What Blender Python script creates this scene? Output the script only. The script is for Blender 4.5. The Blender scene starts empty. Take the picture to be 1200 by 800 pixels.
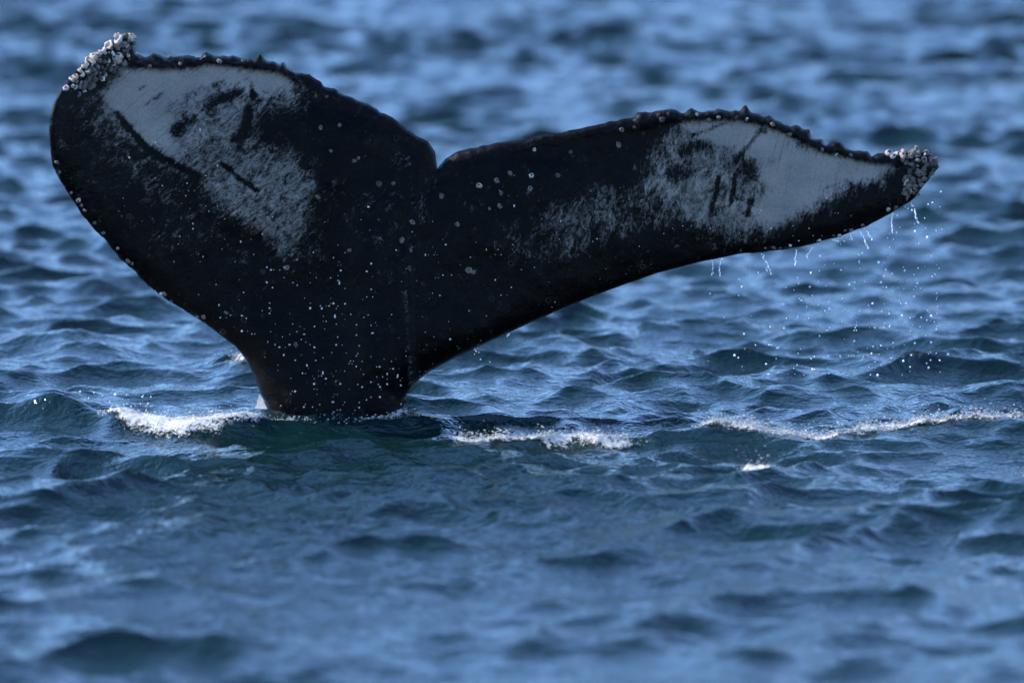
import bpy, bmesh, math, random
import numpy as np
from mathutils import Vector, Matrix
from mathutils.geometry import delaunay_2d_cdt

# ------------------------------------------------------------------ camera
CAM_D, CAM_H, FOCAL = 32.0, 3.8, 223.0
FS = 3.2 / CAM_H                                # depth scale of the features laid out on the water
FPX = 1200 * FOCAL / 36.0                       # focal length in photograph pixels
PITCH = math.atan2(CAM_H, CAM_D) - math.atan2(90, FPX)
scene = bpy.context.scene
COL = scene.collection
cam_data = bpy.data.cameras.new('camera')
cam = bpy.data.objects.new('camera', cam_data)
COL.objects.link(cam)
cam.location = (0, -CAM_D, CAM_H)
cam.rotation_euler = (math.pi / 2 - PITCH, 0, 0)
cam_data.lens = FOCAL
cam_data.sensor_width = 36
cam_data.clip_start = 0.5
cam_data.clip_end = 9000
cam_data.dof.use_dof = True
cam_data.dof.focus_distance = 32.2
cam_data.dof.aperture_fstop = 1.35
scene.camera = cam

# ------------------------------------------------------------------ sky and sun
SUN_TO = Vector((-0.78, 0.20, 0.60)).normalized()     # direction towards the sun
elev = math.asin(SUN_TO.z)
world = bpy.data.worlds.new('World')
scene.world = world
world.use_nodes = True
wn, wl = world.node_tree.nodes, world.node_tree.links
wn.clear()
sky = wn.new('ShaderNodeTexSky')
sky.sky_type = 'NISHITA'
sky.sun_disc = False
sky.sun_elevation = elev
sky.sun_rotation = math.atan2(SUN_TO.x, SUN_TO.y)
sky.air_density = 0.78
sky.dust_density = 0.0
sky.ozone_density = 5.5
bg = wn.new('ShaderNodeBackground')
bg.inputs['Strength'].default_value = 0.15
wo = wn.new('ShaderNodeOutputWorld')
wl.new(sky.outputs[0], bg.inputs[0])
wl.new(bg.outputs[0], wo.inputs[0])
sun_data = bpy.data.lights.new('sun', 'SUN')
sun_data.energy = 2.6
sun_data.angle = math.radians(0.5)
sun_data.color = (1.0, 0.94, 0.86)
sun = bpy.data.objects.new('sun', sun_data)
COL.objects.link(sun)
sun.rotation_euler = SUN_TO.to_track_quat('Z', 'Y').to_euler()
scene.view_settings.view_transform = 'Standard'
scene.view_settings.look = 'None'
scene.view_settings.exposure = 2.15
scene.view_settings.gamma = 1.0

# ------------------------------------------------------------------ helpers
rng = np.random.default_rng(4)
random.seed(5)
HILL_H = 310.0                                   # metres
S = 0.0043                                       # metres per photograph pixel at the whale


def ray_point(px, py, Y):
    """the point of the plane y = Y that stands at a place of the photograph"""
    px, py, Y = np.broadcast_arrays(np.asarray(px, float), np.asarray(py, float), np.asarray(Y, float))
    a, b = (px - 600) / FPX, (400 - py) / FPX
    dy = math.cos(PITCH) + b * math.sin(PITCH)
    dz = -math.sin(PITCH) + b * math.cos(PITCH)
    t = (Y + CAM_D) / dy
    return np.stack([a * t, Y, CAM_H + dz * t], -1)


def hash2(ix, iy, seed):
    h = (ix.astype(np.int64) * 374761393 + iy.astype(np.int64) * 668265263 + seed * 1442695041) & 0xFFFFFFFF
    h = ((h ^ (h >> 13)) * 1274126177) & 0xFFFFFFFF
    return ((h ^ (h >> 16)) & 0xFFFF) / 65535.0


def vnoise(x, y, seed=0):
    ix, iy = np.floor(x), np.floor(y)
    fx, fy = x - ix, y - iy
    fx, fy = fx * fx * (3 - 2 * fx), fy * fy * (3 - 2 * fy)
    a, b = hash2(ix, iy, seed), hash2(ix + 1, iy, seed)
    c, d = hash2(ix, iy + 1, seed), hash2(ix + 1, iy + 1, seed)
    return (a * (1 - fx) + b * fx) * (1 - fy) + (c * (1 - fx) + d * fx) * fy


def fbm(x, y, seed=0, octs=4):
    v, amp, tot = 0, 1.0, 0
    for o in range(octs):
        v = v + amp * vnoise(x * 2 ** o + 17.3 * o, y * 2 ** o - 9.1 * o, seed + o)
        tot += amp
        amp *= 0.55
    return v / tot


def sstep(a, b, x):
    t = np.clip((x - a) / (b - a), 0, 1)
    return t * t * (3 - 2 * t)


def dist_poly(px, py, pts, closed=True):
    """distance of points to a polyline"""
    pts = np.asarray(pts, float)
    n = len(pts)
    best = np.full(px.shape, 1e9)
    for i in range(n if closed else n - 1):
        a, b = pts[i], pts[(i + 1) % n]
        d = b - a
        L = d @ d + 1e-9
        t = np.clip(((px - a[0]) * d[0] + (py - a[1]) * d[1]) / L, 0, 1)
        best = np.minimum(best, np.hypot(px - a[0] - t * d[0], py - a[1] - t * d[1]))
    return best


def inside_poly(px, py, pts):
    r = np.zeros(px.shape, bool)
    n = len(pts)
    for i in range(n):
        x0, y0 = pts[i]
        x1, y1 = pts[(i + 1) % n]
        c = (y0 > py) != (y1 > py)
        with np.errstate(divide='ignore', invalid='ignore'):
            xi = (x1 - x0) * (py - y0) / (y1 - y0 + 1e-12) + x0
        r ^= c & (px < xi)
    return r


def sdist(px, py, pts):
    d = dist_poly(px, py, pts)
    return np.where(inside_poly(px, py, pts), d, -d)


def make_mesh(name, verts, faces, mat, parent=None, smooth=True, loops=None):
    """faces: (n,k) int array or list of tuples"""
    me = bpy.data.meshes.new(name)
    verts = np.asarray(verts, np.float32)
    if isinstance(faces, np.ndarray):
        n, k = faces.shape
        me.vertices.add(len(verts))
        me.vertices.foreach_set('co', verts.ravel())
        me.loops.add(n * k)
        me.loops.foreach_set('vertex_index', faces.astype(np.int32).ravel())
        me.polygons.add(n)
        me.polygons.foreach_set('loop_start', np.arange(n, dtype=np.int32) * k)
        me.update(calc_edges=True)
        me.validate()
    else:
        me.from_pydata(verts.tolist(), [], faces)
    me.polygons.foreach_set('use_smooth', np.full(len(me.polygons), smooth))
    me.materials.append(mat)
    o = bpy.data.objects.new(name, me)
    COL.objects.link(o)
    if parent:
        o.parent = parent
    return o


def tag(o, label=None, cat=None, group=None, kind=None):
    if label:
        o['label'] = label
    if cat:
        o['category'] = cat
    if group:
        o['group'] = group
    if kind:
        o['kind'] = kind
    return o


class NT:
    """small wrapper for building node materials"""
    def __init__(self, name):
        self.m = bpy.data.materials.new(name)
        self.m.use_nodes = True
        self.t = self.m.node_tree
        self.t.nodes.clear()
        self.out = self.t.nodes.new('ShaderNodeOutputMaterial')
        self.p = self.t.nodes.new('ShaderNodeBsdfPrincipled')
        self.l(self.p.outputs[0], self.out.inputs[0])

    def l(self, a, b):
        self.t.links.new(a, b)

    def n(self, typ, **kw):
        x = self.t.nodes.new(typ)
        for k, v in kw.items():
            setattr(x, k, v)
        return x

    def put(self, sock, v):
        if isinstance(v, bpy.types.NodeSocket):
            self.l(v, sock)
        else:
            sock.default_value = v

    def math(self, op, a, b=0.0, clamp=False):
        x = self.n('ShaderNodeMath', operation=op, use_clamp=clamp)
        self.put(x.inputs[0], a)
        self.put(x.inputs[1], b)
        return x.outputs[0]

    def noise(self, vec, scale, detail=3.0, rough=0.55, dist=0.0):
        x = self.n('ShaderNodeTexNoise')
        self.l(vec, x.inputs['Vector'])
        x.inputs['Scale'].default_value = scale
        x.inputs['Detail'].default_value = detail
        x.inputs['Roughness'].default_value = rough
        x.inputs['Distortion'].default_value = dist
        return x.outputs['Fac']

    def ramp(self, fac, a, b, lo=0.0, hi=1.0):
        x = self.n('ShaderNodeMapRange', interpolation_type='SMOOTHSTEP')
        self.l(fac, x.inputs['Value'])
        x.inputs['From Min'].default_value = a
        x.inputs['From Max'].default_value = b
        x.inputs['To Min'].default_value = lo
        x.inputs['To Max'].default_value = hi
        return x.outputs[0]

    def mix(self, fac, a, b):
        x = self.n('ShaderNodeMix', data_type='RGBA')
        self.put(x.inputs[0], fac)
        self.put(x.inputs[6], a)
        self.put(x.inputs[7], b)
        return x.outputs[2]

    def scaled(self, vec, s):
        x = self.n('ShaderNodeMapping')
        self.l(vec, x.inputs['Vector'])
        x.inputs['Scale'].default_value = s
        return x.outputs[0]

    def bump(self, height, strength, dist):
        x = self.n('ShaderNodeBump')
        x.inputs['Strength'].default_value = strength
        x.inputs['Distance'].default_value = dist
        self.l(height, x.inputs['Height'])
        return x.outputs[0]


# ------------------------------------------------------------------ materials
def mat_water():
    k = NT('sea_water')
    pos = k.n('ShaderNodeNewGeometry').outputs['Position']
    k.p.inputs['Base Color'].default_value = (0.0018, 0.0100, 0.0108, 1)
    k.p.inputs['Roughness'].default_value = 0.10
    k.p.inputs['IOR'].default_value = 1.333
    n1 = k.noise(k.scaled(pos, (1.0, 1.35, 1.0)), 9.0, 3.0, 0.5, 0.3)
    n2 = k.noise(k.scaled(pos, (1.0, 1.2, 1.0)), 30.0, 2.0, 0.5, 0.2)
    h = k.math('ADD', n1, k.math('MULTIPLY', n2, 0.5))
    k.l(k.bump(h, 1.0, 0.017), k.p.inputs['Normal'])
    return k.m


def mat_foam(name, col, sss=0.3, lacy=False):
    k = NT(name)
    pos = k.n('ShaderNodeNewGeometry').outputs['Position']
    n = k.noise(pos, 45.0, 5.0, 0.7)
    c = k.mix(k.ramp(n, 0.3, 0.6), (col[0] * .7, col[1] * .73, col[2] * .76, 1), (*col, 1))
    k.l(c, k.p.inputs['Base Color'])
    k.p.inputs['Roughness'].default_value = 0.7
    k.p.inputs['Specular IOR Level'].default_value = 0.2
    k.p.inputs['Subsurface Weight'].default_value = sss
    k.p.inputs['Subsurface Radius'].default_value = (0.015, 0.015, 0.015)
    k.l(k.bump(n, 0.6, 0.008), k.p.inputs['Normal'])
    if lacy:                                     # bubbles thin out into holes towards the rim
        cov = k.n('ShaderNodeAttribute', attribute_name='cover').outputs['Fac']
        f1 = k.noise(k.scaled(pos, (1, 0.6, 1)), 38.0, 5.0, 0.75, 0.8)
        a = k.ramp(k.math('ADD', cov, k.math('MULTIPLY', k.math('SUBTRACT', f1, 0.5), 2.4)), 0.28, 0.75)
        k.l(a, k.p.inputs['Alpha'])
    return k.m


def mat_skin():
    k = NT('whale_skin')
    ua = k.n('ShaderNodeAttribute', attribute_name='flat_co').outputs['Vector']
    st = k.n('ShaderNodeAttribute', attribute_name='streak_co').outputs['Vector']
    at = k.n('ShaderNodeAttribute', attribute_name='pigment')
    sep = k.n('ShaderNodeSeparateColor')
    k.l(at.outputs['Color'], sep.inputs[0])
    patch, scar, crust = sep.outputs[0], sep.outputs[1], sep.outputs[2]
    # pale pigment broken up by long scratches and blotches
    s1 = k.noise(k.scaled(st, (0.055, 0.115, 1)), 1.0, 7.0, 0.72, 1.2)
    s2 = k.noise(k.scaled(st, (0.22, 0.36, 1)), 1.0, 5.0, 0.8, 0.8)
    s3 = k.noise(ua, 0.035, 5.0, 0.6, 0.8)
    mixn = k.math('ADD', k.math('MULTIPLY', s1, 0.42),
                  k.math('ADD', k.math('MULTIPLY', s2, 0.36), k.math('MULTIPLY', s3, 0.22)))
    dev = k.math('MULTIPLY', k.math('SUBTRACT', mixn, 0.5), 4.2)
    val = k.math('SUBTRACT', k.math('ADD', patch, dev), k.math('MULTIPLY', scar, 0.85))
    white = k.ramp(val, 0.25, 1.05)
    # thin random hair scratches
    hs = k.noise(k.scaled(st, (0.012, 0.5, 1)), 1.0, 2.0, 0.5, 0.1)
    hair = k.ramp(hs, 0.62, 0.72)
    white = k.math('MULTIPLY', white, k.math('SUBTRACT', 1.0, k.math('MULTIPLY', hair, 0.35)))
    white = k.math('MULTIPLY', white, 1.0, clamp=True)
    tone = k.math('ADD', k.math('MULTIPLY', k.noise(ua, 0.02, 3.0, 0.5), 0.5), k.math('MULTIPLY', k.noise(ua, 0.3, 5.0, 0.75), 0.5))
    pale = k.mix(k.ramp(tone, 0.35, 0.65), (0.115, 0.113, 0.107, 1), (0.180, 0.168, 0.154, 1))
    # dark skin, faint round scars and mottling
    vor = k.n('ShaderNodeTexVoronoi')
    vor.inputs['Scale'].default_value = 0.045
    vor.inputs['Randomness'].default_value = 1.0
    k.l(ua, vor.inputs['Vector'])
    d = vor.outputs['Distance']
    ring = k.math('MULTIPLY', k.ramp(d, 0.08, 0.13), k.ramp(d, 0.19, 0.14))
    csep = k.n('ShaderNodeSeparateColor')
    k.l(vor.outputs['Color'], csep.inputs[0])
    ring = k.math('MULTIPLY', ring, k.ramp(csep.outputs[0], 0.72, 0.8))
    ring = k.math('MULTIPLY', ring, k.ramp(s3, 0.35, 0.6))
    mott = k.noise(ua, 0.05, 6.0, 0.7, 0.5)
    dark = k.mix(k.ramp(mott, 0.35, 0.75), (0.0004, 0.0005, 0.0009, 1), (0.0023, 0.0020, 0.0018, 1))
    dark = k.mix(k.math('MULTIPLY', ring, 0.12), dark, (0.14, 0.13, 0.12, 1))
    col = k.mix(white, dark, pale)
    cr = k.noise(ua, 0.16, 4.0, 0.6)
    col = k.mix(crust, col, k.mix(k.ramp(cr, 0.5, 0.72), (0.004, 0.004, 0.005, 1), (0.022, 0.019, 0.019, 1)))
    k.l(col, k.p.inputs['Base Color'])
    rough = k.math('ADD', k.math('MULTIPLY', k.ramp(k.noise(ua, 0.012, 5.0, 0.65, 1.0), 0.35, 0.65), 0.22), k.math('ADD', 0.2, k.math('MULTIPLY', white, 0.3)))
    k.l(rough, k.p.inputs['Roughness'])
    k.p.inputs['IOR'].default_value = 1.38
    k.p.inputs['Specular IOR Level'].default_value = 0.07
    bh = k.math('ADD', k.noise(ua, 0.12, 4.0, 0.6), k.math('MULTIPLY', s2, 0.5))
    k.l(k.bump(bh, 0.5, 0.014), k.p.inputs['Normal'])
    return k.m


def mat_barnacle(name, c0, c1, c2):
    k = NT(name)
    oi = k.n('ShaderNodeObjectInfo').outputs['Random']
    tc = k.n('ShaderNodeTexCoord').outputs['Object']
    n = k.noise(tc, 2.2, 4.0, 0.65)
    cr = k.n('ShaderNodeValToRGB')
    k.l(oi, cr.inputs[0])
    cr.color_ramp.elements[0].color = (*c0, 1)
    cr.color_ramp.elements[1].color = (*c1, 1)
    e = cr.color_ramp.elements.new(0.55)
    e.color = (*c2, 1)
    dk = k.mix(k.ramp(n, 0.22, 0.45), (0.10, 0.08, 0.07, 1), cr.outputs[0])
    k.l(dk, k.p.inputs['Base Color'])
    k.p.inputs['Roughness'].default_value = 0.42
    k.l(k.bump(n, 0.6, 0.2), k.p.inputs['Normal'])
    return k.m


M_WATER = mat_water()
M_FOAM = mat_foam('white_foam', (0.38, 0.37, 0.35))
M_LACE = mat_foam('lacy_foam', (0.38, 0.37, 0.35), 0.3, True)
M_SHEET = mat_foam('aerated_water', (0.20, 0.215, 0.23), 0.5, True)
M_DROP = mat_foam('spray_drops', (0.8, 0.82, 0.85), 0.4)
M_SKIN = mat_skin()
M_BARN = mat_barnacle('barnacle_shell', (0.60, 0.56, 0.51), (0.34, 0.27, 0.23), (0.50, 0.38, 0.31))
M_BARN_G = mat_barnacle('barnacle_shell_grey', (0.13, 0.118, 0.11), (0.045, 0.038, 0.036), (0.15, 0.115, 0.10))
M_HOLE = mat_barnacle('barnacle_opening', (0.05, 0.04, 0.035), (0.03, 0.025, 0.02), (0.09, 0.06, 0.05))
M_SPECK = mat_barnacle('barnacle_speck', (0.42, 0.40, 0.37), (0.40, 0.37, 0.33), (0.40, 0.38, 0.36))

# ------------------------------------------------------------------ the sea
NW = 200
lam = np.exp(rng.uniform(math.log(0.09), math.log(6.0), NW))
kk = 2 * np.pi / lam
head = math.radians(-80)                         # waves run towards the viewer and a little to the right
spread = 0.36 + 0.26 * np.clip(np.log(2.0 / lam), 0, 2)
ang = head + rng.normal(0, 1, NW) * spread
KX, KY = kk * np.cos(ang), kk * np.sin(ang)
PH = rng.uniform(0, 2 * np.pi, NW)
slope = 0.044 * np.exp(-0.5 * (np.log(lam / 0.42) / 0.95) ** 2) * rng.uniform(0.6, 1.4, NW)
AMP = slope / kk
CHOP = 1.25


def px_x(px):
    return (px - 600) * S


def ridge(x, y, pts, back=1.0):
    """a wave crest along a polyline of (x, y, height, width)"""
    pts = sorted(pts)
    xs = [p[0] for p in pts]
    yc = np.interp(x, xs, [p[1] * FS for p in pts])
    h = np.interp(x, xs, [p[2] for p in pts])
    w = np.interp(x, xs, [p[3] for p in pts])
    d = y - yc
    w = np.where(d > 0, w * back, w)
    return h * np.exp(-(d / w) ** 2)


R_LEFT = [(px_x(-90), -.1, .0, .22), (px_x(20), -.3, .10, .2), (px_x(62), -.35, .16, .15), (px_x(105), -.46, .10, .15),
          (px_x(170), -.75, .035, .18), (px_x(260), -.98, .03, .2), (px_x(330), -.98, .0, .2)]
R_BULGE = [(px_x(225), -.8, .0, .16), (px_x(285), -.75, .05, .16), (px_x(340), -.55, .04, .13), (px_x(400), -.7, .03, .13), (px_x(450), -.6, .04, .13),
           (px_x(485), -.52, .062, .15), (px_x(512), -.65, .045, .16), (px_x(555), -.85, .0, .2)]
R_RIGHT = [(px_x(740), -1.3, .0, .2), (px_x(815), -1.25, .05, .2), (px_x(890), -1.35, .045, .22), (px_x(960), -1.35, .055, .25),
           (px_x(1050), -1.3, .085, .26), (px_x(1110), -1.25, .11, .27), (px_x(1200), -1.2, .13, .28), (px_x(1400), -1.1, .07, .4),
           (px_x(1600), -1.0, .0, .4)]
R_MID = [(px_x(500), -1.0, .0, .2), (px_x(560), -1.35, .02, .2), (px_x(690), -1.4, .035, .2), (px_x(800), -1.5, .0, .2)]
R_BACK = [(px_x(200), 2.6, .0, .3), (px_x(262), 2.5, .075, .25), (px_x(300), 2.4, .07, .25), (px_x(380), 2.3, .0, .3)]
R_FARL = [(px_x(-80), 3.8, .0, .4), (px_x(20), 3.6, .09, .35), (px_x(70), 3.4, .07, .35), (px_x(170), 2.9, .0, .4)]


def sea(x, y, space=None):
    """displaced sea surface at the rest positions x, y"""
    x = np.asarray(x, np.float32)
    y = np.asarray(y, np.float32)
    X, Y, Z = x.copy(), y.copy(), np.zeros_like(x)
    calm = 1 - 0.2 * np.exp(-((x + 0.9) / 1.6) ** 2 - ((y + 0.4) / 0.8) ** 2)
    calm_r = 1 - 0.45 * np.exp(-((x - 2.2) / 1.2) ** 2 - ((y + 1.6) / 0.8) ** 2)
    calm = calm * (1 - 0.6 * np.exp(-((x + 1.75) / 0.75) ** 2 - ((y + 0.55) / 0.75) ** 2))
    calm = (calm * calm_r).astype(np.float32)
    gust = (1.0 + 0.35 * sstep(3, 25, y) + 0.40 * sstep(-0.5, -1.4, y) * sstep(-6.0, -4.0, y) - 0.10 * sstep(-4.0, -7.0, y)).astype(np.float32)
    patchy = gust * (0.55 + 0.9 * fbm(x * 0.35 + 3, y * 0.22, 40, 3).astype(np.float32))          # gusts: rougher and smoother areas
    f32 = np.float32
    for i in range(NW):
        sl = (slice(None), slice(None))
        if space is not None:
            ok = space < lam[i] / 2
            rows, cols = np.flatnonzero(ok.any(1)), np.flatnonzero(ok.any(0))
            if len(rows) == 0:
                continue
            sl = (slice(rows[0], rows[-1] + 1), slice(cols[0], cols[-1] + 1))
        w = calm[sl] * patchy[sl] if lam[i] > 0.35 else patchy[sl] * (0.4 + 0.6 * calm[sl])
        if space is not None:
            w = w * np.clip((lam[i] / space[sl] - 2.0) / 1.8, 0, 1)
        ph = f32(KX[i]) * x[sl] + f32(KY[i]) * y[sl] + f32(PH[i])
        c, s = np.cos(ph), np.sin(ph)
        a = f32(AMP[i]) * w
        Z[sl] += a * c
        a *= s
        X[sl] -= f32(CHOP * KX[i] / kk[i]) * a
        Y[sl] -= f32(CHOP * KY[i] / kk[i]) * a
    wob = 0.75 + 0.5 * fbm(x * 3.0, y * 3.0, 71, 3)
    for r, b in ((R_LEFT, 1.3), (R_BULGE, 1.6), (R_RIGHT, 1.8), (R_MID, 1.5), (R_BACK, 1.5), (R_FARL, 1.5)):
        Z += ridge(x, y, r, b) * wob
    return np.stack([X, Y, Z], -1)


def axis(fine, half, lim_a, lim_b, growth, cap_a, cap_b):
    def side(lim, cap):
        v, p, s = [], half, fine
        while p < lim:
            s = fine * (p / half) ** growth
            if p > cap:
                s *= (p / cap) ** 1.5
            p += s
            v.append(p)
        return v
    mid = list(np.arange(-half, half + fine / 2, fine))
    return np.array([-q for q in side(lim_a, cap_a)][::-1] + mid + side(lim_b, cap_b))


xs = axis(0.024, 3.0, 2500, 2500, 1.15, 9, 9)
ys = axis(0.023, 2.6, 80, 6000, 0.62, 11, 72)
sx, sy = np.gradient(xs), np.gradient(ys)
GX, GY = np.meshgrid(xs, ys)
SP = np.maximum(*np.meshgrid(sx, sy))
V = sea(GX, GY, SP.astype(np.float32)).reshape(-1, 3)
nx, ny = len(xs), len(ys)
idx = np.arange(nx * ny).reshape(ny, nx)
Q = np.stack([idx[:-1, :-1], idx[:-1, 1:], idx[1:, 1:], idx[1:, :-1]], -1).reshape(-1, 4)
water = make_mesh('sea', V, Q, M_WATER)
tag(water, 'wind rippled deep blue sea around the whale', 'sea', kind='structure')

# hill range added to block horizon glare; above the frame, seen only in reflections
k_ = NT('added_hill_range')
pos_ = k_.n('ShaderNodeNewGeometry').outputs['Position']
k_.l(k_.mix(k_.ramp(k_.noise(pos_, 0.012, 6.0, 0.6), 0.35, 0.65), (0.022, 0.042, 0.045, 1), (0.05, 0.075, 0.085, 1)), k_.p.inputs['Base Color'])
k_.p.inputs['Roughness'].default_value = 0.9
HX, HY = np.meshgrid(np.linspace(-4200, 4200, 240), np.linspace(0, 1, 26))
hh = HILL_H * (0.55 + 0.9 * fbm(HX / 900 + 5, HX * 0, 61, 4))
prof = np.sin(np.clip(HY * 1.15, 0, 1) * math.pi / 2) ** 1.2
HZ = -3 + hh * prof * (0.9 + 0.2 * fbm(HX / 160, HY * 7, 63, 4))
HYY = 1500 + 900 * HY + 0.00009 * -HX ** 2 * 0.6 + 60 * fbm(HX / 300, HY * 3, 66, 3)
hi = np.arange(240 * 26).reshape(26, 240)
added_hills = make_mesh('added_hills', np.stack([HX, HYY, HZ], -1).reshape(-1, 3),
                  np.stack([hi[:-1, :-1], hi[:-1, 1:], hi[1:, 1:], hi[1:, :-1]], -1).reshape(-1, 4), k_.m)
tag(added_hills, 'unseen hill range added beyond the sea to block the bright horizon', 'added_hills', kind='structure')

# ------------------------------------------------------------------ the whale's tail
LEAD_L = [(59, 185), (65, 202), (77, 222), (95, 250), (112, 270), (122, 280), (140, 302), (160, 320), (175, 335), (192, 349), (220, 366),
          (242, 380), (259, 393), (276, 406), (289, 422), (297, 438), (305, 460), (314, 479), (322, 497), (328, 525), (330, 600), (322, 700)]
LEAD_R = [(500, 700), (480, 600), (473, 525), (471, 485), (474, 466), (484, 451), (500, 437), (533, 419), (567, 403), (600, 388), (633, 373),
          (667, 358), (700, 345), (733, 333), (770, 320), (820, 307), (845, 302), (870, 297), (907, 294), (945, 288), (978, 279), (1000, 271),
          (1020, 263), (1040, 252), (1058, 241), (1072, 232), (1080, 222), (1090, 207), (1098, 199)]
TRAIL_R = [(1099, 189), (1090, 182), (1074, 177), (1056, 180), (1038, 180), (1028, 180), (1004, 175), (984, 169), (969, 167), (954, 160),
           (944, 154), (936, 148), (922, 143), (907, 137), (885, 132), (870, 130), (859, 128), (840, 128), (825, 129), (810, 128), (784, 130),
           (767, 133), (755, 136), (730, 140), (705, 145), (685, 148), (665, 154), (635, 158), (615, 164), (585, 167), (565, 171), (535, 178),
           (522, 186), (512.5, 197)]
TRAIL_L = [(510, 178), (502, 166), (490, 160), (475, 150), (460, 138), (445, 130), (430, 121), (415, 116), (402, 112), (395, 105), (380, 101),
           (372, 94), (362, 87), (350, 84), (340, 78), (332, 73), (307, 70), (290, 67), (275, 66), (252, 63), (240, 62), (230, 64), (217, 67),
           (205, 69), (190, 70), (175, 67), (160, 66)]
TIP_L = [(157, 52), (150, 44), (140, 44), (128, 52), (115, 61), (102, 71), (90, 83), (80, 95), (70, 108), (63, 120), (59, 137), (57, 157)]


def resample(pts, step):
    pts = np.asarray(pts, float)
    out = []
    for a, b in zip(pts[:-1], pts[1:]):
        n = max(1, int(round(np.hypot(*(b - a)) / step)))
        for i in range(n):
            out.append(a + (b - a) * i / n)
    out.append(pts[-1])
    return np.array(out)


def knobby(pts, amp_fn, wl_):
    """roughen an edge with rounded lumps along its normal"""
    p = resample(pts, 3.0)
    s = np.concatenate([[0], np.cumsum(np.hypot(*np.diff(p, axis=0).T))])
    t = np.gradient(p, axis=0)
    n = np.stack([t[:, 1], -t[:, 0]], -1)
    n /= np.linalg.norm(n, axis=1, keepdims=True)
    lump = 1.5 * vnoise(s / (wl_ * 1.9), s * 0, 5) + 1.1 * vnoise(s / 5.0, s * 0 + .5, 9) + 0.7 * sstep(.4, .8, vnoise(s / 15.0, s * 0 + .3, 15)) - 1.5
    a = np.array([amp_fn(q[0]) for q in p])
    up = np.where(n[:, 1:2] < 0, 1, -1)
    p = p + n * up * (a * lump)[:, None]
    return p


amp_t = lambda x: (4.8 if (x < 350 or 745 < x < 1045) else 1.3) if abs(x - 512) > 14 else 0.0
trail = np.concatenate([knobby(TRAIL_R, amp_t, 4.2)[:-1], [TRAIL_R[-1]], knobby(TRAIL_L, amp_t, 4.2)])
amp_l = lambda x: 0.9 if x < 235 else 0.25
leadL = knobby(LEAD_L, amp_l, 4.0)
leadR = knobby(LEAD_R, lambda x: 0.8 if x > 880 else 0.2, 4.5)
tipL = resample(TIP_L, 3.5)
outline = np.concatenate([tipL[:-1], leadL, leadR, trail])
keep = [0]
for i in range(1, len(outline)):
    if np.hypot(*(outline[i] - outline[keep[-1]])) > 1.6:
        keep.append(i)
outline = outline[keep]

step = 3.4
gx, gy = np.meshgrid(np.arange(50, 1110, step), np.arange(30, 700, step * 0.87))
gx = gx + (np.arange(gx.shape[0]) % 2)[:, None] * step * 0.5
gx, gy = gx.ravel(), gy.ravel()
inn = inside_poly(gx, gy, outline)
gx, gy = gx[inn], gy[inn]
far = dist_poly(gx, gy, outline) > step * 0.55
gx, gy = gx[far], gy[far]
pts2 = [Vector(p) for p in outline] + [Vector((a, b)) for a, b in zip(gx, gy)]
nb = len(outline)
r = delaunay_2d_cdt(pts2, [(i, (i + 1) % nb) for i in range(nb)], [], 1, 1e-4)
P2 = np.array([(v.x, v.y) for v in r[0]])
T2 = np.array([f for f in r[2] if len(f) == 3])
ax, ay = P2[:, 0], P2[:, 1]
d_edge = dist_poly(ax, ay, outline)
boundary = d_edge < 1e-3
d_lead = np.minimum(dist_poly(ax, ay, np.concatenate([TIP_L, LEAD_L]), False), dist_poly(ax, ay, LEAD_R, False))
d_trail = dist_poly(ax, ay, np.concatenate([TRAIL_R, TRAIL_L]), False)


def mid_depth(px, py):
    """y of the tail's middle surface: cupped towards the viewer on one side, swept back on the other"""
    u = np.clip((430 - px) / 370, 0, 1.2)
    v = np.clip((px - 470) / 630, 0, 1.2)
    up = np.clip((480 - py) / 430, 0, 1.1)
    y = -0.50 * u ** 2.2 + 0.30 * v ** 1.6 + 0.10 * up + 0.10 * up * u
    y = 0.18 + y - 0.16 * np.exp(-((px - 60) / 45) ** 2) * sstep(320, 120, py)
    return y


def thickness(px, py, dl, dt):
    root = np.exp(-((px - 440) / 190) ** 2)
    T = 0.11 + 0.17 * root
    ped = sstep(330, 500, py)
    T = T * (1 - ped) + 0.52 * ped
    R1 = 38 + 42 * ped
    q = np.clip(dl / R1, 0, 1)
    f = np.sqrt(1 - (1 - q) ** 2)
    q2 = np.clip((dt + 5) / 170, 0, 1)
    g = 0.10 + 0.90 * (q2 * (2 - q2))
    q3 = np.sqrt(np.clip(dt / 9, 0, 1))
    return T * f * g * (0.25 + 0.75 * q3)


th = thickness(ax, ay, d_lead, d_trail)
mid = mid_depth(ax, ay)
# surface relief: keel along the stock, lumps on the crusted trailing edge, gentle muscle undulation
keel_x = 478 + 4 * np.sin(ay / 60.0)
keel = 0.034 * np.exp(-((ax - keel_x) / 5.5) ** 2) * sstep(235, 330, ay)
keel += 0.05 * np.exp(-((ax - keel_x + 38) / 34) ** 2) * sstep(215, 330, ay)
und = 0.06 * (fbm(ax / 80, ay / 80, 3, 4) - 0.5)
crust_zone = np.where((ax < 350) | ((ax > 745) & (ax < 1060)), 1.0, 0.35)
crust = sstep(17, 5, d_trail) * crust_zone * np.where(d_lead > 3, 1, 0)
tip_zone = sstep(34, 8, np.hypot(ax - 118, (ay - 72) * .9)) + sstep(40, 12, np.hypot(ax - 1086, ay - 200)) + sstep(26, 8, np.hypot(ax - 150, ay - 52))
crust = np.clip(np.maximum(crust, tip_zone), 0, 1)
lumps = crust * 0.040 * (0.25 + fbm(ax / 6.0, ay / 6.0, 21, 3)) * sstep(0, 4, d_edge)
rough = 0.004 * (fbm(ax / 9, ay / 9, 31, 3) - 0.5)
front = mid - th / 2 - (keel + lumps) * sstep(0, 12, d_edge + 6) + (und + rough) * sstep(0, 25, d_edge)
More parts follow.
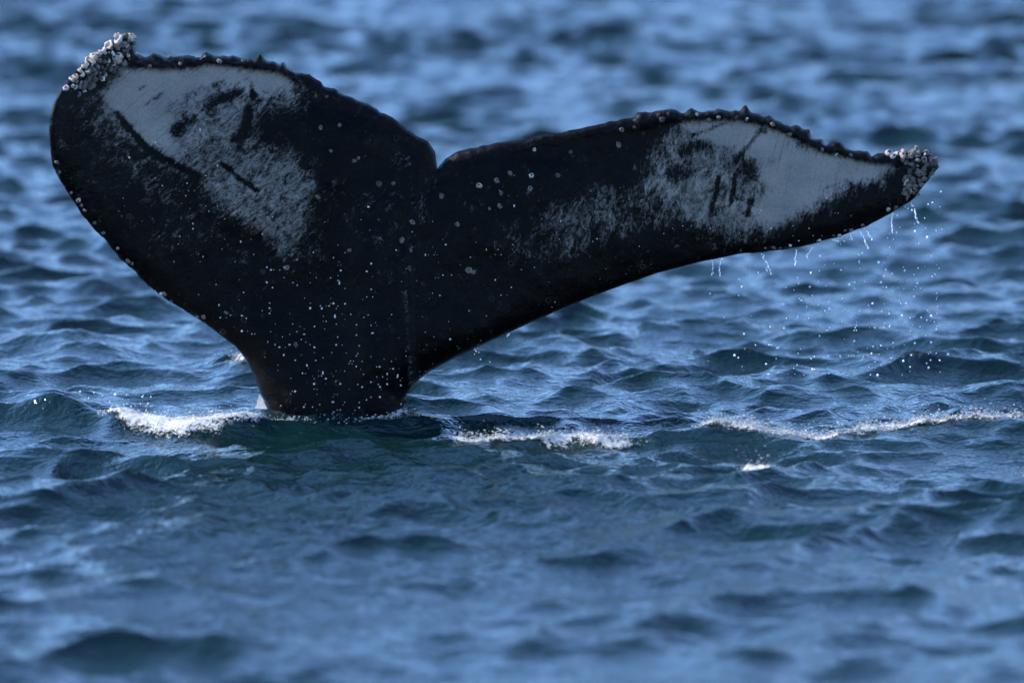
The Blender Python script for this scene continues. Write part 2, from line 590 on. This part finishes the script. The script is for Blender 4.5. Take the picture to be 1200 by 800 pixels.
back = mid + th / 2 + lumps * 0.6 + und * sstep(0, 25, d_edge)
base_pt = ray_point(ax, ay, mid)
VF, VB = base_pt.copy(), base_pt.copy()
VF[:, 1] = np.where(boundary, mid, front)
VB[:, 1] = np.where(boundary, mid, np.maximum(back, mid + 0.004))
n2 = len(P2)
remap = np.arange(n2)
bidx = np.full(n2, -1)
cnt = 0
for i in range(n2):
    if not boundary[i]:
        bidx[i] = n2 + cnt
        cnt += 1
bmap = np.where(boundary, remap, bidx)
Vw = np.concatenate([VF, VB[~boundary]])
# orientation: front faces must look at the camera (-y)
a, b, c = VF[T2[:, 0]], VF[T2[:, 1]], VF[T2[:, 2]]
flip = np.cross(b - a, c - a)[:, 1] > 0
T2[flip] = T2[flip][:, ::-1]
F = np.concatenate([T2, bmap[T2][:, ::-1]])
whale = make_mesh('humpback_whale', Vw, F, M_SKIN)
tag(whale, 'black whale tail with pale scratched patches raised out of the blue sea', 'whale')

# pigment of the skin, in the tail's own flattened coordinates
PATCH = [  # polygon, strength, edge softness
    ([(147, 84), (165, 83), (186, 80), (204, 79), (212, 87), (228, 79), (242, 76), (256, 80), (282, 81), (302, 80), (334, 88), (338, 101),
      (318, 108), (300, 108), (276, 96), (250, 104), (226, 118), (205, 128), (200, 150), (212, 172), (194, 178), (170, 160), (150, 140), (130, 128), (126, 112), (134, 98)], 1.25, 24),
    ([(120, 108), (145, 90), (338, 90), (356, 106), (352, 122), (318, 118), (296, 140), (290, 165), (345, 185), (368, 215), (362, 262), (340, 292),
      (305, 268), (262, 242), (225, 205), (185, 190), (150, 160), (118, 140)], 0.62, 30),
    ([(95, 120), (128, 110), (165, 185), (205, 230), (240, 255), (190, 245), (150, 210), (115, 180)], 0.30, 22),
    ([(802, 147), (818, 143), (842, 142), (872, 143), (892, 147), (905, 154), (925, 167), (960, 182), (986, 185), (1003, 191), (1030, 189), (1040, 194),
      (1028, 206), (1008, 211), (990, 211), (975, 219), (962, 231), (942, 242), (922, 252), (898, 264), (880, 245), (905, 225), (885, 205), (902, 188), (868, 182), (850, 168), (820, 163)], 1.25, 24),
    ([(782, 158), (808, 143), (900, 150), (1000, 195), (965, 232), (925, 253), (890, 268), (850, 277), (828, 268), (795, 250), (765, 240), (760, 205)], 0.66, 26),
    ([(598, 300), (625, 262), (668, 232), (705, 222), (735, 225), (765, 190), (800, 180), (810, 240), (790, 262), (720, 272), (690, 288), (640, 300)], 0.42, 26),
]
SCRATCH = [  # dark lines and blobs scored into the pale skin: points, half width
    ([(138, 132), (152, 150), (165, 164), (182, 180), (205, 190), (232, 205)], 4.0), ([(262, 192), (280, 206), (302, 221)], 2.2),
    ([(170, 124), (180, 116), (192, 108)], 2.6), ([(193, 133), (206, 120), (222, 110), (240, 103), (262, 96)], 5.0), ([(204, 154), (214, 148)], 6.5),
    ([(221, 143), (228, 139)], 5.0), ([(165, 104), (170, 100)], 2.2), ([(295, 96), (297, 112)], 3.4), ([(244, 122), (262, 112), (284, 108)], 6.0),
    ([(292, 128), (288, 150), (276, 162)], 6.0), ([(892, 152), (882, 164), (870, 178), (863, 189)], 3.4), ([(842, 207), (839, 226), (833, 246)], 2.4),
    ([(861, 205), (859, 222), (855, 240)], 2.4), ([(868, 200), (880, 196), (886, 206)], 8.0),
    ([(812, 158), (830, 152), (846, 146)], 2.2), ([(800, 178), (812, 170), (826, 168)], 8.0), ([(790, 205), (806, 196)], 9.0), ([(893, 156), (897, 154)], 3.0),
    ([(112, 268), (150, 250)], 1.0), ([(175, 180), (160, 182)], 3.0), ([(880, 235), (876, 250)], 3.0)]
pat = np.zeros(n2)
for poly, s_, soft in PATCH:
    pat = np.maximum(pat, s_ * sstep(-soft, soft * 0.6, sdist(ax, ay, poly) + 6 * (fbm(ax / 11, ay / 11, 77, 3) - .5)))
pat *= sstep(4, 16, d_trail)
pat = np.maximum(pat, 0.16 * sstep(12, 45, d_trail) * sstep(400, 250, ay) * sstep(.42, .6, fbm(ax / 40, ay / 40, 91, 3)))      # faint scuffing
pat = np.maximum(pat, 0.42 * np.exp(-((ax - keel_x) / 3.0) ** 2) * sstep(290, 350, ay) * sstep(500, 470, ay))                 # sheen of the keel ridge, painted as pale pigment
scar = np.zeros(n2)
wn_ = 0.55 + 0.9 * fbm(ax / 7, ay / 7, 13, 3)
for line, hw in SCRATCH:
    scar = np.maximum(scar, sstep(1.5, 0.2, dist_poly(ax, ay, line, False) / (hw * wn_)) * (0.85 if hw < 4.2 else 0.5))
crust_c = np.clip(crust * 1.3 + 0.8 * sstep(10, 3, d_lead) * np.where((ax < 240) | (ax > 880), 1, 0) * (fbm(ax / 14, ay / 14, 55, 2) > .5), 0, 1) * 0.9


def full(v):
    return np.concatenate([v, v[~boundary]])


me = whale.data
ca = me.attributes.new('pigment', 'FLOAT_COLOR', 'POINT')
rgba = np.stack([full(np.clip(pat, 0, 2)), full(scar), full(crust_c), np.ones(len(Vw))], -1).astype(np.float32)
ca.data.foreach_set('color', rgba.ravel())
fc = me.attributes.new('flat_co', 'FLOAT_VECTOR', 'POINT')
fc.data.foreach_set('vector', np.stack([full(ax), full(ay), np.zeros(len(Vw))], -1).astype(np.float32).ravel())
# scratches run up and outwards on one side, nearly upright on the other
w_ = sstep(420, 560, full(ax))
aL, aR = math.radians(-42), math.radians(-76)
X_, Y_ = full(ax), full(ay)
lx, ly = X_ * math.cos(aL) + Y_ * math.sin(aL), -X_ * math.sin(aL) + Y_ * math.cos(aL)
rx, ry = X_ * math.cos(aR) + Y_ * math.sin(aR), -X_ * math.sin(aR) + Y_ * math.cos(aR)
sc = me.attributes.new('streak_co', 'FLOAT_VECTOR', 'POINT')
sc.data.foreach_set('vector', np.stack([np.where(w_ > .5, rx, lx), np.where(w_ > .5, ry + 900, ly), w_ * 0], -1).astype(np.float32).ravel())

# ------------------------------------------------------------------ barnacles on the tail
fn = np.zeros_like(VF)
a, b, c = VF[T2[:, 0]], VF[T2[:, 1]], VF[T2[:, 2]]
fnorm = np.cross(b - a, c - a)
for q in range(3):
    np.add.at(fn, T2[:, q], fnorm)
fn /= np.linalg.norm(fn, axis=1, keepdims=True) + 1e-12


def surf(px, py):
    i = int(np.argmin((ax - px) ** 2 + (ay - py) ** 2 + np.where(boundary, 9.0, 0)))
    return Vector(VF[i]), Vector(fn[i])


def barnacle_mesh(name, seed, mat, hgt, top):
    rr = random.Random(seed)
    seg = 10
    rings = [(1.0, -0.35), (1.0, 0.0), (0.88, hgt * 0.5), (top, hgt), (top * 0.72, hgt * 0.97), (top * 0.5, hgt * 0.55)]
    jit = [1 + rr.uniform(-.22, .22) + (0.09 if i % 2 else -0.09) for i in range(seg)]
    lean = (rr.uniform(-.25, .25), rr.uniform(-.25, .25))
    vs, fs = [], []
    for j, (rad, z) in enumerate(rings):
        for i in range(seg):
            t = 2 * math.pi * i / seg
            q = rad * (jit[i] if j < 4 else 1)
            vs.append((q * math.cos(t) + lean[0] * z, q * math.sin(t) + lean[1] * z, z + rr.uniform(-.12, .12) * min(1, j)))
    for j in range(len(rings) - 1):
        for i in range(seg):
            fs.append((j * seg + i, j * seg + (i + 1) % seg, (j + 1) * seg + (i + 1) % seg, (j + 1) * seg + i))
    fs.append(tuple(len(rings) * seg - seg + i for i in range(seg)))
    m = bpy.data.meshes.new(name)
    m.from_pydata(vs, [], fs)
    m.materials.append(mat)
    m.materials.append(M_HOLE)
    m.polygons.foreach_set('material_index', [0] * (3 * seg) + [1] * (len(fs) - 3 * seg))
    m.polygons.foreach_set('use_smooth', np.full(len(m.polygons), True))
    return m


BM_W = [barnacle_mesh('barnacle_pale', i, M_BARN, h, t) for i, (h, t) in enumerate(((.95, .5), (.6, .5), (1.1, .45), (.7, .35), (.85, .42), (.5, .6)))]
BM_G = [barnacle_mesh('barnacle_grey', i + 9, M_BARN_G, h, t) for i, (h, t) in enumerate(((.8, .42), (.5, .5), (1.0, .4), (.65, .3), (.4, .45)))]
n_barn = 0


def barnacle(pos, nrm, rad, meshes):
    global n_barn
    o = bpy.data.objects.new('barnacle', random.choice(meshes))
    COL.objects.link(o)
    o.parent = whale
    q = nrm.to_track_quat('Z', 'Y') @ Matrix.Rotation(random.uniform(0, 6.28), 3, 'Z').to_quaternion()
    o.matrix_basis = Matrix.LocRotScale(pos, q, Vector((rad * random.uniform(.75, 1.3), rad * random.uniform(.75, 1.3), rad * random.uniform(.6, 1.2))))
    n_barn += 1


def scatter(poly, n, rmin, rmax, sep, seed):
    rr = random.Random(seed)
    xs_, ys_ = [p[0] for p in poly], [p[1] for p in poly]
    out = []
    tries = 0
    while len(out) < n and tries < 6000:
        tries += 1
        x, y, q = rr.uniform(min(xs_), max(xs_)), rr.uniform(min(ys_), max(ys_)), rr.uniform(rmin, rmax)
        if not inside_poly(np.array([x]), np.array([y]), poly)[0]:
            continue
        if all((x - a) ** 2 + (y - b) ** 2 > (sep * (q + c)) ** 2 for a, b, c in out):
            out.append((x, y, q))
    return out


# big pale barnacles crusting the raised tip
TIPPOLY = [(84, 104), (88, 84), (100, 70), (116, 58), (132, 47), (150, 42), (158, 50), (160, 64), (146, 74), (132, 84), (116, 96), (104, 104), (94, 112)]
hand = [(97, 99, 5.0), (91, 110, 4.6), (113, 77, 4.6), (102, 83, 5), (93, 82, 5), (88, 90, 4), (104, 69, 4.5), (100, 76, 4), (109, 66, 4.5), (116, 62, 5), (126, 53, 5.2), (121, 58, 4),
        (138, 47, 5), (137, 41, 3.6), (146, 43, 4.2), (154, 42, 3.6), (84, 93, 3.2), (77, 103, 2.8), (103, 93, 4), (110, 93, 4.2), (106, 101, 3.6), (111, 85, 3.6)]
pts_ = hand + [p for p in scatter(TIPPOLY, 80, 1.5, 4.0, 0.62, 3)
               if all((p[0] - h[0]) ** 2 + (p[1] - h[1]) ** 2 > (.5 * (p[2] + h[2])) ** 2 for h in hand)]
for x, y, q in pts_:
    p, n = surf(x, y)
    out = Vector((-0.65 if x < 140 else 0.1, -0.7, 0.65)) + n * 0.5
    w = Vector(ray_point(x, y, p.y).tolist())
    barnacle(w - out.normalized() * q * S * 0.2, (out + Vector((random.uniform(-.3, .3), random.uniform(-.2, .2), random.uniform(-.3, .3)))).normalized(), q * S * random.uniform(.8, 1.2), BM_W if (x + y < 182 or random.random() < .35) else BM_G)
# grey crust on the drooping tip
TIPR = [(1040, 179), (1070, 174), (1088, 176), (1099, 188), (1096, 202), (1086, 212), (1076, 228), (1062, 236), (1056, 222), (1062, 205), (1070, 195), (1055, 188)]
handr = [(1066, 219, 5.2), (1076, 181, 4.6), (1086, 178, 4.6), (1074, 174, 3.6), (1086, 196, 5), (1078, 203, 4.6), (1094, 190, 4.4), (1083, 187, 4), (1068, 183, 3.6), (1052, 180, 4.2), (1042, 179, 4),
         (1058, 182, 3.4), (1041, 245, 3.4), (1049, 244, 3.2), (1067, 201, 3.2), (1080, 217, 3.4), (1098, 196, 3.6), (1092, 203, 3.6)]
pts_ = handr + [p for p in scatter(TIPR, 75, 1.4, 4.0, 0.6, 8)
                if all((p[0] - h[0]) ** 2 + (p[1] - h[1]) ** 2 > (.5 * (p[2] + h[2])) ** 2 for h in handr)]
for x, y, q in pts_:
    p, n = surf(x, y)
    out = Vector((0.35, -0.8, 0.55 if y < 195 else -0.1)) + n * 0.4
    w = Vector(ray_point(x, y, p.y).tolist())
    barnacle(w - out.normalized() * q * S * 0.2, (out + Vector((random.uniform(-.4, .4), random.uniform(-.2, .2), random.uniform(-.4, .4)))).normalized(), q * S,
             BM_W if (x < 1062 and y < 186) or random.random() < .08 else BM_G)
# single barnacles standing on the dark skin
single = [(375, 148, 3.2), (400, 146, 3.4), (390, 174, 3), (415, 188, 3), (422, 184, 2.6), (445, 214, 3.6), (461, 213, 3.2), (516, 229, 4), (482, 258, 4), (537, 261, 3.6), (561, 217, 4), (581, 211, 3.6),
          (588, 226, 3.2), (622, 219, 3.2), (597, 202, 2.8), (622, 204, 3.2), (652, 204, 3.2), (625, 175, 2.8), (670, 178, 3.4), (587, 241, 3.2), (726, 169, 3.4), (727, 152, 3.2), (776, 141, 3.6), (743, 147, 2.4),
          (471, 278, 3.8), (550, 313, 4), (556, 317, 3.6), (481, 311, 3.4), (338, 312, 3.4), (410, 292, 2.6), (575, 243, 2.4), (481, 290, 2.4), (382, 114, 2.4), (752, 236, 2.4), (342, 296, 2.2), (348, 400, 3), (266, 366, 2.6),
          (842, 138, 3), (862, 137, 3), (875, 138, 2.6), (818, 131, 3), (830, 141, 2.6), (904, 145, 3), (925, 158, 3), (964, 175, 2.6), (980, 179, 2.6), (997, 181, 2.6), (176, 78, 2.8), (212, 76, 3), (258, 73, 3.4), (284, 73, 3), (200, 67, 2.6), (240, 66, 2.4)]
for x, y, q in single:
    p, n = surf(x, y)
    n = (n + Vector((random.uniform(-.3, .3), 0, random.uniform(-.1, .4)))).normalized()
    barnacle(p, n, q * S * .9, BM_W if random.random() < .12 else BM_G)
# row along the leading edges
row = [(x, y) for x, y in resample(LEAD_L[:12], 7.5)] + [(x, y) for x, y in resample(LEAD_R[17:26], 9)]
for x, y in row:
    if random.random() < .55:
        continue
    jx, jy = x + random.uniform(0, 7) * (1 if x < 500 else -0.3), y - random.uniform(0, 5)
    p, n = surf(jx, jy)
    barnacle(p, (n + Vector((-.2, 0, -.15))).normalized(), random.uniform(1.6, 2.8) * S, BM_G if random.random() < .7 else BM_W)

# specks too small to pick apart: clusters of tiny shells and beads on the skin, one part
ico = bmesh.new()
bmesh.ops.create_icosphere(ico, subdivisions=1, radius=1)
ICO_V = np.array([v.co[:] for v in ico.verts])
ICO_F = np.array([[v.index for v in f.verts] for f in ico.faces])
ico.free()


def blob_mesh(name, items, mat, parent=None):
    """items: (centre, (sx, sy, sz))"""
    vs, fs = [], []
    for j, (cen, sc_) in enumerate(items):
        jit = 1 + rng.uniform(-.16, .16, (len(ICO_V), 1))
        vs.append(ICO_V * jit * np.array(sc_) + np.array(cen))
        fs.append(ICO_F + j * len(ICO_V))
    return make_mesh(name, np.concatenate(vs), np.concatenate(fs), mat, parent)


items = []
rr = random.Random(17)
zones = [(395, 400, 62, 62, 170, 1.0), (420, 450, 45, 30, 70, 1.0), (330, 330, 60, 45, 40, 1.0), (520, 360, 45, 50, 45, .8), (250, 270, 50, 35, 22, .9), (600, 270, 90, 45, 40, .7), (900, 265, 70, 15, 26, .9), (190, 290, 45, 40, 20, .7), (205, 190, 40, 20, 14, 1.1), (690, 300, 80, 25, 20, .6)]
for cx, cy, wx, wy, n, s_ in zones:
    for _ in range(n):
        x, y = rr.gauss(cx, wx), rr.gauss(cy, wy)
        if y > 492 or not inside_poly(np.array([x]), np.array([y]), outline)[0]:
            continue
        p, nn = surf(x, y)
        q = s_ * S * (0.5 + 1.0 * rr.random() ** 2.6)
        st_ = rr.uniform(1.4, 2.3) if rr.random() < .14 else rr.uniform(.7, 1.2)
        items.append((p, (q * rr.uniform(.7, 1.3), q * .6, q * st_)))
sp = blob_mesh('barnacle_specks', items, M_SPECK, whale)
sp['kind'] = 'stuff'

# ------------------------------------------------------------------ white water
def foam_sheet(name, x0, x1, y0, y1, shape, lump, label, cat='foam', res=0.007, seed=0, holes=0.55, scale=10.0, blobs=60, lift=0.008):
    y0, y1 = y0 * FS, y1 * FS
    nxx, nyy = int((x1 - x0) / res), int((y1 - y0) / (res * 1.6))
    X, Y = np.meshgrid(np.linspace(x0, x1, nxx), np.linspace(y0, y1, nyy))
    m = shape(X, Y)
    n = fbm(X * scale, Y * scale * .7, seed, 5)
    mm = m + (n - 0.5) * 2 * holes
    rid = 0.75 * fbm(X * scale * .8, Y * scale * .8, seed + 9, 3) + 0.35 * fbm(X * scale * 3, Y * scale * 2.4, seed + 5, 4)
    P = sea(X, Y, np.full(X.shape, 0.024, np.float32))
    cov = sstep(0.0, 0.9, mm)
    P[..., 2] += 0.003 + cov * (lump * 1.3 * rid ** 1.5 + lift)
    keepv = mm > -0.05
    idx = np.arange(X.size).reshape(X.shape)
    k = keepv[:-1, :-1] & keepv[:-1, 1:] & keepv[1:, 1:] & keepv[1:, :-1]
    q = np.stack([idx[:-1, :-1], idx[:-1, 1:], idx[1:, 1:], idx[1:, :-1]], -1)[k]
    used = np.unique(q)
    rm = np.zeros(X.size, int)
    rm[used] = np.arange(len(used))
    vv = P.reshape(-1, 3)[used]
    vs = [vv]
    fs = [np.concatenate([rm[q][:, [0, 1, 2]], rm[q][:, [0, 2, 3]]])]
    off = len(vv)
    cover = [mm.ravel()[used]]
    # loose froth and flecks, thickest where the foam is thickest
    rl = np.random.default_rng(seed + 100)
    prob = np.clip(m + (n - 0.5) * holes * 1.5 + 0.2, 0, 1.2).ravel() ** 2
    if blobs and prob.sum() > 0:
        pick = rl.choice(prob.size, blobs, p=prob / prob.sum())
        size = 0.0009 + 0.0034 * rl.random(blobs) ** 3.5
        cen = P.reshape(-1, 3)[pick] + rl.normal(0, 1, (blobs, 3)) * np.array([.015, .015, 0])
        cen[:, 2] += np.abs(rl.normal(0, 1, blobs)) ** 1.8 * lump * 0.5
        bv = ICO_V[None] * (1 + rl.uniform(-.35, .35, (blobs, 12, 1))) * (size[:, None, None] * np.array([1.7, 1.2, .75])) + cen[:, None]
        bf = ICO_F[None] + (np.arange(blobs) * 12)[:, None, None] + off
        vs.append(bv.reshape(-1, 3))
        fs.append(bf.reshape(-1, 3))
        cover.append(np.full(blobs * 12, 3.0))
    o = make_mesh(name, np.concatenate(vs), np.concatenate(fs), M_LACE)
    o.data.attributes.new('cover', 'FLOAT', 'POINT').data.foreach_set('value', np.concatenate(cover).astype(np.float32))
    return tag(o, label, cat, kind='stuff')


def band(pts, hw):
    pts = sorted(pts)
    xs_ = [p[0] for p in pts]

    def f(X, Y):
        yc = np.interp(X, xs_, [p[1] * FS for p in pts])
        w = np.interp(X, xs_, [p[2] * FS for p in pts])
        s_ = np.interp(X, xs_, [p[3] for p in pts])
        return (s_ + 0.7) * sstep(1.3, 0.2, np.abs(Y - yc) / (w * hw)) - 0.7
    return f


foam_sheet('foam', px_x(90), px_x(345), -1.2, .4,
           band([(px_x(95), -.5, .05, -.6), (px_x(120), -.5, .25, .5), (px_x(155), -.48, .55, 1.15), (px_x(190), -.45, .75, 1.5), (px_x(225), -.5, .8, 1.5), (px_x(265), -.45, .75, 1.05), (px_x(305), -.5, .55, .9), (px_x(340), -.5, .1, -.6)], 1),
           0.019, 'creamy white foam patch churned up on the shorter raised fluke\'s side of the stock', seed=2, holes=.55, scale=7, blobs=1200, res=.006)
foam_sheet('foam', px_x(510), px_x(790), -2.0, -.7,
           band([(px_x(515), -1.2, .1, -.6), (px_x(545), -1.2, .18, .8), (px_x(575), -1.25, .28, 1.1), (px_x(610), -1.25, .3, .75), (px_x(660), -1.3, .42, .6), (px_x(720), -1.45, .38, .5), (px_x(785), -1.5, .1, -.6)], 1),
           0.021, 'low streak of broken white foam between the stock and the long foaming wave', seed=6, holes=.8, scale=10, blobs=2500, res=.006)
foam_sheet('foam', px_x(790), px_x(1450), -1.8, -.7,
           band([(px_x(792), -1.2, .1, -.6), (px_x(825), -1.2, .2, .8), (px_x(900), -1.25, .3, .68), (px_x(960), -1.28, .26, .5), (px_x(1040), -1.18, .22, .6), (px_x(1100), -1.1, .22, .78), (px_x(1200), -1.05, .2, .5), (px_x(1440), -1.0, .1, -.6)], 1),
           0.021, 'long ragged line of white foam along a wave crest under the longer fluke', seed=12, holes=.8, scale=10, blobs=6000, res=.007)
foam_sheet('foam', px_x(835), px_x(890), -2.95, -2.35,
           band([(px_x(837), -2.62, .05, -.7), (px_x(850), -2.62, .1, .9), (px_x(863), -2.62, .17, 1.7), (px_x(876), -2.6, .12, 1.2), (px_x(888), -2.6, .04, -.7)], 1),
           0.036, 'small bright clot of foam alone on the dark water before the foaming wave', seed=15, holes=.6, scale=22, blobs=260, lift=.01, res=.004)
foam_sheet('foam', px_x(1105), px_x(1350), -2.8, -2.0,
           band([(px_x(1108), -2.4, .1, -.6), (px_x(1180), -2.35, .14, .3), (px_x(1345), -2.3, .2, .3)], 1),
           0.014, 'thin broken specks of foam on the dark water before the foaming wave', seed=19, holes=.9, scale=12, blobs=1500)
foam_sheet('foam', px_x(235), px_x(320), 2.1, 2.85,
           band([(px_x(237), 2.5, .1, -.6), (px_x(262), 2.47, .15, .5), (px_x(285), 2.43, .15, .6), (px_x(316), 2.4, .08, -.6)], 1),
           0.03, 'little whitecap breaking on the water behind the whale', seed=23, holes=.8, scale=14, blobs=900)

# pale film of aerated water running off the stock
U, Wv = np.meshgrid(np.linspace(0, 1, 18), np.linspace(0, 1, 26))
top_x, top_y = 303, 463
lx_ = top_x + (286 - top_x) * Wv ** 1.2
rx_ = top_x + 1.5 + (326 - top_x) * Wv ** .9
pxx = lx_ + (rx_ - lx_) * U
pyy = top_y + (506 - top_y) * Wv + 0
yy = .20 - .10 * U * Wv - .16 * Wv
pv = ray_point(pxx, pyy, yy).reshape(-1, 3)
ii = np.arange(18 * 26).reshape(26, 18)
fq = np.stack([ii[:-1, :-1], ii[:-1, 1:], ii[1:, 1:], ii[1:, :-1]], -1).reshape(-1, 4)
bk = pv + np.array([0.0, .03, 0.0])
fall = make_mesh('water_runoff', np.concatenate([pv, bk]), np.concatenate([fq, fq[:, ::-1] + len(pv)]), M_SHEET)
cvr = 1.5 * sstep(0, .3, U) * sstep(1.02, .8, U) * sstep(1.0, .75, Wv) + .15
fall.data.attributes.new('cover', 'FLOAT', 'POINT').data.foreach_set('value', np.concatenate([cvr.ravel()] * 2).astype(np.float32))
tag(fall, 'pale tongue of aerated water running off the narrow base of the tail', 'runoff', kind='stuff')

# froth where the stock meets the water
items = []
for _ in range(420):
    x = rr.choice([rr.gauss(335, 7), rr.uniform(420, 478), rr.gauss(468, 8), rr.uniform(330, 470)])
    P = sea(np.array([[px_x(x)]]), np.array([[-.12 - .25 * rr.random()]]))[0, 0]
    q = .0012 + .0032 * rr.random() ** 3
    items.append((P + np.array([0, 0, rr.uniform(0, .02)]), (q * 1.7, q, q * .8)))
tag(blob_mesh('froth', items, M_FOAM), 'narrow rim of froth where the tail stock enters the water', 'froth', kind='stuff')

# drops and threads of water falling from the longer fluke
items = []


def drop(x, y, Y, q, stretch=1.0):
    items.append((ray_point(x, y, Y), (q, q, q * stretch)))


threads = [((835, 306), (834, 322), 9), ((845, 303), (844, 324), 9), ((892, 297), (904, 322), 14), ((932, 292), (934, 312), 9), ((951, 290), (947, 302), 7), ((1006, 270), (1018, 292), 16), ((996, 273), (1000, 282), 6), ((1047, 250), (1045, 274), 14), ((1068, 237), (1075, 262), 11), ((1061, 242), (1070, 248), 4), ((975, 281), (984, 283), 6), ((557, 409), (560, 413), 5), ((592, 394), (598, 391), 5), ((1012, 268), (1022, 282), 8)]
for (x0, y0), (x1, y1), n in threads:
    for i in range(n):
        t = (i + rr.random() * .8) / n
        bow = 1.2 * math.sin(t * 3 + x0) + rr.gauss(0, .5)
        x, y = x0 + (x1 - x0) * t + bow, y0 + (y1 - y0) * t
        drop(x, y, float(mid_depth(np.array(x), np.array(y))), S * rr.uniform(.45, 1.0), rr.uniform(1.2, 2.4))
for _ in range(230):
    x = 1105 - abs(rr.gauss(0, 1)) * 115
    if x < 825:
        continue
    y0 = np.interp(x, [820, 945, 1000, 1040, 1075, 1110], [310, 292, 275, 258, 240, 215])
    y = y0 + (440 - y0) * rr.random() ** .75
    drop(x, y, .25 + rr.gauss(0, .12), S * (0.45 + 1.0 * rr.random() ** 2.4), rr.uniform(1, 1.5))
for x, y, q in [(961, 300, 1.5), (1036, 384, 1.5), (1072, 402, 1.4), (1091, 401, 1.5), (1111, 415, 1.5), (949, 336, 1.4), (995, 334, 1.2), (1075, 332, 1.2), (832, 344, 1.1), (866, 327, 1.1), (1023, 406, 1.2), (1086, 375, 1.1), (971, 354, 1.1), (939, 352, 1.2), (1001, 387, 1.0), (563, 421, 1.2), (574, 424, 1.1), (556, 415, 1.0)]:
    drop(x, y, .22, S * q)
tag(blob_mesh('water_drops', items, M_DROP), 'bright drops and threads of water falling from the longer fluke', 'drops', kind='stuff')
items = []
for _ in range(70):
    x = 170 - abs(rr.gauss(0, 1)) * 40 + 10
    drop(x, rr.uniform(462, 505), -.4 + rr.gauss(0, .1), S * (.3 + .8 * rr.random() ** 2.5))
for x, y, q in [(135, 462, 1.7), (94, 459, 1.2), (130, 479, 1.6), (55, 478, 1.6), (60, 481, 1.5), (65, 486, 1.4), (88, 482, 1.7), (92, 488, 1.6), (97, 493, 1.8), (105, 498, 2), (110, 460, .9), (139, 487, 1.3), (75, 491, 1.4)]:
    drop(x, y, -.38, S * q)
tag(blob_mesh('water_drops', items, M_DROP), 'fine splash drops over the small crest beside the creamy foam', 'drops', kind='stuff')
items = []
for _ in range(110):
    x = rr.uniform(930, 1230)
    y = np.interp(x, [930, 1050, 1100, 1230], [512, 502, 492, 488]) - abs(rr.gauss(0, 1)) * 7
    drop(x, y, -1.15, S * (.25 + .6 * rr.random() ** 2.5))
tag(blob_mesh('water_drops', items, M_DROP), 'fine spray drops thrown above the long ragged foam line', 'drops', kind='stuff')
print('barnacles', n_barn, 'sea verts', len(V), 'whale verts', len(Vw))
